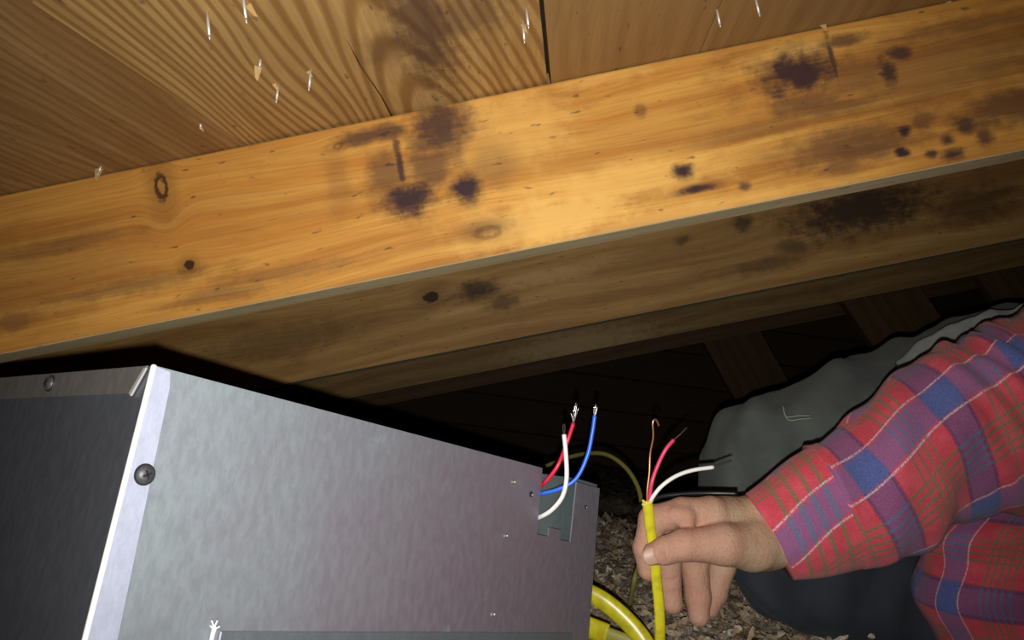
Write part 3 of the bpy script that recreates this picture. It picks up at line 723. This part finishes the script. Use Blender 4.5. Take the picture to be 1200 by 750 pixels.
# ---- plaid cloth
def plaid(name, pu, pv, tu=0.0, tv=0.0):
    N = NT(name); u, v, _ = N.sep(N.uv())
    wv = N.noise(N.obj(), 25, 2)
    def frac(x, per, ph): 
        return N.math('FRACT', N.math('ADD', N.math('DIVIDE', x, per), ph))
    fu, fv = frac(u, pu, tu), frac(v, pv, tv)
    def band(f, a, b2, s=.012): return N.math('MULTIPLY', N.ramp(f, a-s, a+s), N.ramp(f, b2-s, b2+s, 1, 0))
    def stripes(f, a, b2, n):
        r_ = None
        for k in range(n):
            ce = a+(b2-a)*k/(n-1); q = band(f, ce-.012, ce+.012, .006); r_ = q if r_ is None else N.math('MAXIMUM', r_, q)
        return r_
    red = N.mix(N.ramp(N.noise(N.obj(), 60, 3), .35, .7), (.58, .045, .075), (.66, .075, .11))
    col = red
    gu, gv = stripes(fu, .60, .84, 4), stripes(fv, .55, .80, 5)
    col = N.mix(N.math('MULTIPLY', N.math('MAXIMUM', gu, gv), .68), col, (.055, .17, .06))
    bu, bv = band(fu, .05, .36), band(fv, .06, .31)
    eu = N.math('MAXIMUM', band(fu, .035, .075, .01), band(fu, .335, .375, .01))
    col = N.mix(N.math('MULTIPLY', bu, .82), col, (.145, .075, .22))
    col = N.mix(N.math('MULTIPLY', eu, .6), col, (.07, .025, .11))
    col = N.mix(N.math('MULTIPLY', bv, .75), col, (.15, .11, .30))
    core = N.math('MULTIPLY', bu, bv); col = N.mix(N.math('MULTIPLY', core, .9), col, (.035, .115, .36))
    wl = N.math('MAXIMUM', band(fv, .030, .045, .006), band(fv, .325, .340, .006))
    dots = N.ramp(N.noise(N.obj(), 900, 1), .38, .5)
    col = N.mix(N.math('MULTIPLY', wl, dots), col, (.62, .52, .62))
    cr = N.math('MULTIPLY', N.math('MAXIMUM', N.math('MULTIPLY', gu, bv), N.math('MULTIPLY', gv, bu)), .5); col = N.mix(cr, col, (.05, .19, .35))
    tw = N.math('SINE', N.math('MULTIPLY', N.math('ADD', u, v), 4200)); fz = N.noise(N.obj(), 1500, 2, .7)
    col = N.mix(N.math('MULTIPLY', N.ramp(fz, .4, .75), .3), col, (.75, .35, .40))
    N.bump(N.math('ADD', N.math('MULTIPLY', tw, .3), fz), .35, .0006)
    return N.set(color=col, rough=.9, sheen=.15, spec=.15)

def loft(name, pairs, depths, minor, seg=72, sub=9, wr=None, uvfn=None, tilt=0.0, capends=(True, True), off=0.0, zf=1.0):
    """pairs: [(Ux,Uy),(Lx,Ly)] silhouette pairs in photo space, depths: metres, minor: depth radius / half width"""
    U = spline([C3(a[0], a[1], d) for (a, l), d in zip(pairs, depths)], sub)
    L = spline([C3(l[0], l[1], d) for (a, l), d in zip(pairs, depths)], sub)
    m = len(U); vs, fs, uv = [], [], []; along = 0
    for i in range(m):
        ce = (U[i]+L[i])/2; hv = (U[i]-L[i])/2; rad = hv.length
        mn = np.interp(i/(m-1), np.linspace(0, 1, len(minor)), minor) if isinstance(minor, (list, tuple)) else minor
        if i: along += (ce-pc).length
        pc = ce.copy()
        view = Vector((0, 0, 1)); view = (view - hv*(view.dot(hv)/hv.length_squared)).normalized()
        for k in range(seg+1):
            a = 2*math.pi*k/seg
            q = ce + hv*math.cos(a)*(1+off/rad) + view*math.sin(a)*(rad*mn+off)
            if wr:
                nn = (hv.normalized()*math.cos(a) + view*math.sin(a)); q = q + nn*wr(along, a % (2*math.pi), q, i/(m-1))
            vs.append(q); aa = a if k <= seg else 0
            uv.append((along - tilt*(1-math.cos(min(aa, 2*math.pi-aa)))*.5, rad*1.05*a))
    S = seg+1
    for i in range(m-1):
        for k in range(seg): fs.append((i*S+k, i*S+k+1, (i+1)*S+k+1, (i+1)*S+k))
    if capends[0]: fs.append(tuple(range(seg)))
    if capends[1]: fs.append(tuple((m-1)*S+k for k in range(seg))[::-1])
    me = from_py(name, [Wc(v) for v in vs], fs, True)
    lay = me.uv_layers.new(name='UVMap')
    for lp in me.loops: lay.data[lp.index].uv = uv[lp.vertex_index]
    bm = bmesh.new(); bm.from_mesh(me); bmesh.ops.remove_doubles(bm, verts=bm.verts[:], dist=1e-6)
    bmesh.ops.recalc_face_normals(bm, faces=bm.faces[:]); bm.to_mesh(me); bm.free()
    me.polygons.foreach_set('use_smooth', [True]*len(me.polygons))
    me.transform(PI_); return me
def gauss(x, m, s): return math.exp(-((x-m)/s)**2)
def wr_sleeve(al, a, q, t):
    n = mnoise.noise(q*16)*.0045 + mnoise.noise(q*38)*.0016
    el = gauss(al, .185, .05)
    f = math.sin((al + .030*math.cos(a) + .012*mnoise.noise(q*12))*2*math.pi/.026)*.0038*el*(0.5+.5*math.sin(a*1.0+.9))
    d = math.sin((al*.7+a*.02)*2*math.pi/.045 + 3*mnoise.noise(q*7))*.0022
    return n + f*1.0 + d
sl_pairs = [((950, 524), (1005, 662)), ((972, 511), (1040, 655)), ((1010, 479), (1075, 640)), ((1050, 441), (1104, 615)), ((1097, 412), (1150, 602)),
            ((1150, 386), (1212, 604)), ((1200, 363), (1280, 610)), ((1270, 325), (1365, 600)), ((1350, 280), (1450, 560))]
sl_dep = [.622, .628, .635, .645, .655, .67, .69, .72, .76]
m_pl = plaid('plaid_flannel', .085, .120, -.07, .70)
shirt = link('shirt', loft('shirt', sl_pairs, sl_dep, .82, wr=wr_sleeve, tilt=.015), m_pl, person); tag(shirt, 'red plaid sleeve')
cf_pairs = [((877, 581), (927, 677)), ((893, 568), (943, 676)), ((915, 549), (966, 672)), ((940, 531), (992, 667)), ((960, 520), (1012, 663))]
cuff = link('cuff', loft('cuff', cf_pairs, [.615, .617, .620, .623, .626], .72, wr=lambda al, a, q, t: mnoise.noise(q*25)*.002 + .0012*(1-t), tilt=0), plaid('plaid_cuff', .15, .12, .50, .633), shirt)
# torso
def wr_t(al, a, q, t):
    return mnoise.noise(q*9)*.008 + math.sin((al+.05*math.cos(a*2)+.03*mnoise.noise(q*8))*2*math.pi/.07)*.004 + mnoise.noise(q*30)*.002
to_pairs = [((1160, 900), (1560, 960)), ((1120, 800), (1540, 880)), ((1098, 745), (1530, 820)), ((1080, 690), (1520, 750)), ((1085, 645), (1520, 700)), ((1105, 600), (1540, 640)),
            ((1150, 545), (1560, 570)), ((1230, 470), (1580, 480)), ((1300, 400), (1560, 380)), ((1390, 330), (1500, 320))]
m_pl2 = plaid('plaid_shirt_body', .105, .13, .30, .62)
tor = link('shirt_body', loft('shirt_body', to_pairs, [.76, .75, .75, .75, .75, .75, .77, .80, .83, .86], .42, seg=96, wr=wr_t, tilt=.06), m_pl2, shirt)

# ---- trousers
def cloth(name, a, b2):
    N = NT(name); o = N.obj(); n = N.noise(o, 14, 4, .6); f = N.noise(o, 900, 2, .7); g = N.noise(o, 60, 3)
    co = N.mix(N.ramp(n, .35, .7), a, b2); co = N.mix(N.ramp(f, .4, .75, 0, .3), co, tuple(x*1.5 for x in b2)); co = N.mix(N.ramp(g, .6, .8, 0, .3), co, tuple(x*1.35 for x in a))
    N.bump(N.math('ADD', f, g), .3, .001); return N.set(color=co, rough=.92, spec=.15, sheen=.1)
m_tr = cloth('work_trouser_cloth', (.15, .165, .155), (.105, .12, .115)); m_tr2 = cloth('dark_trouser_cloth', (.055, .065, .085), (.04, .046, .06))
def wr_p(al, a, q, t):
    return mnoise.noise(q*7)*.014 + mnoise.noise(q*20)*.006 + (abs(mnoise.noise(q*11+Vector((3, 1, 2))))**.5)*.008 + math.sin((al*1.0+.10*math.sin(a)+.05*mnoise.noise(q*6))*2*math.pi/.085)*.0035
th_pairs = [((822, 560), (822, 590)), ((827, 535), (830, 620)), ((845, 497), (855, 645)), ((872, 473), (890, 655)), ((905, 462), (925, 655)), ((965, 438), (985, 645)), ((1035, 408), (1060, 640)), ((1100, 388), (1130, 640)),
            ((1180, 366), (1210, 690)), ((1270, 350), (1290, 690)), ((1360, 345), (1380, 690))]
tr = link('trousers', loft('trousers', th_pairs, [.97, .97, .97, .97, .98, .98, 1.0, 1.0, 1.02, 1.04, 1.06], .75, wr=wr_p), m_tr, person)
tag(tr, 'grey-green work trousers, raised knee')
lg_pairs = [((852, 665), (862, 680)), ((870, 645), (885, 705)), ((920, 632), (935, 728)), ((1000, 628), (1010, 765)), ((1100, 630), (1115, 800)), ((1230, 640), (1245, 830)), ((1330, 640), (1340, 830))]
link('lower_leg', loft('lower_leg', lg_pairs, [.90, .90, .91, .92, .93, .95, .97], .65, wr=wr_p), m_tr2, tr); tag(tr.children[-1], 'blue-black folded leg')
# frayed pale waistband / pocket edge running up the hip
m_wb = cloth('frayed_pocket_cloth', (.27, .28, .27), (.19, .20, .195))
wb = [((1050, 425), (1062, 445)), ((1075, 402), (1090, 440)), ((1110, 384), (1128, 418)), ((1150, 366), (1166, 398)), ((1182, 361), (1200, 384)), ((1230, 345), (1245, 370))]
link('waistband', loft('waistband', wb, [.925, .92, .91, .90, .90, .90], .35, seg=32, wr=lambda al, a, q, t: mnoise.noise(q*40)*.005+mnoise.noise(q*90)*.002), m_wb, tr)
# pocket seam stitches
def seam_line(pts, rad, mat, nm, par):
    link(nm, rel(tube(nm, L3(pts), rad, 6, n=5), PI_), mat, par)
m_st = simple('pale_stitch', (.34, .35, .31), .8)
for pts in ([(918, 476, .893), (921, 488, .887), (936, 487, .882), (950, 487, .880)], [(918, 481, .889), (924, 492, .884), (938, 491, .880), (952, 490, .880)],
            [(1052, 432, .905), (1066, 428, .90), (1084, 414, .90)], [(1058, 440, .90), (1070, 424, .898), (1072, 412, .90)]):
    seam_line(pts, .0009, m_st, 'pocket_stitching', tr)
# pale bits of insulation stuck on the folded leg are part of the chips
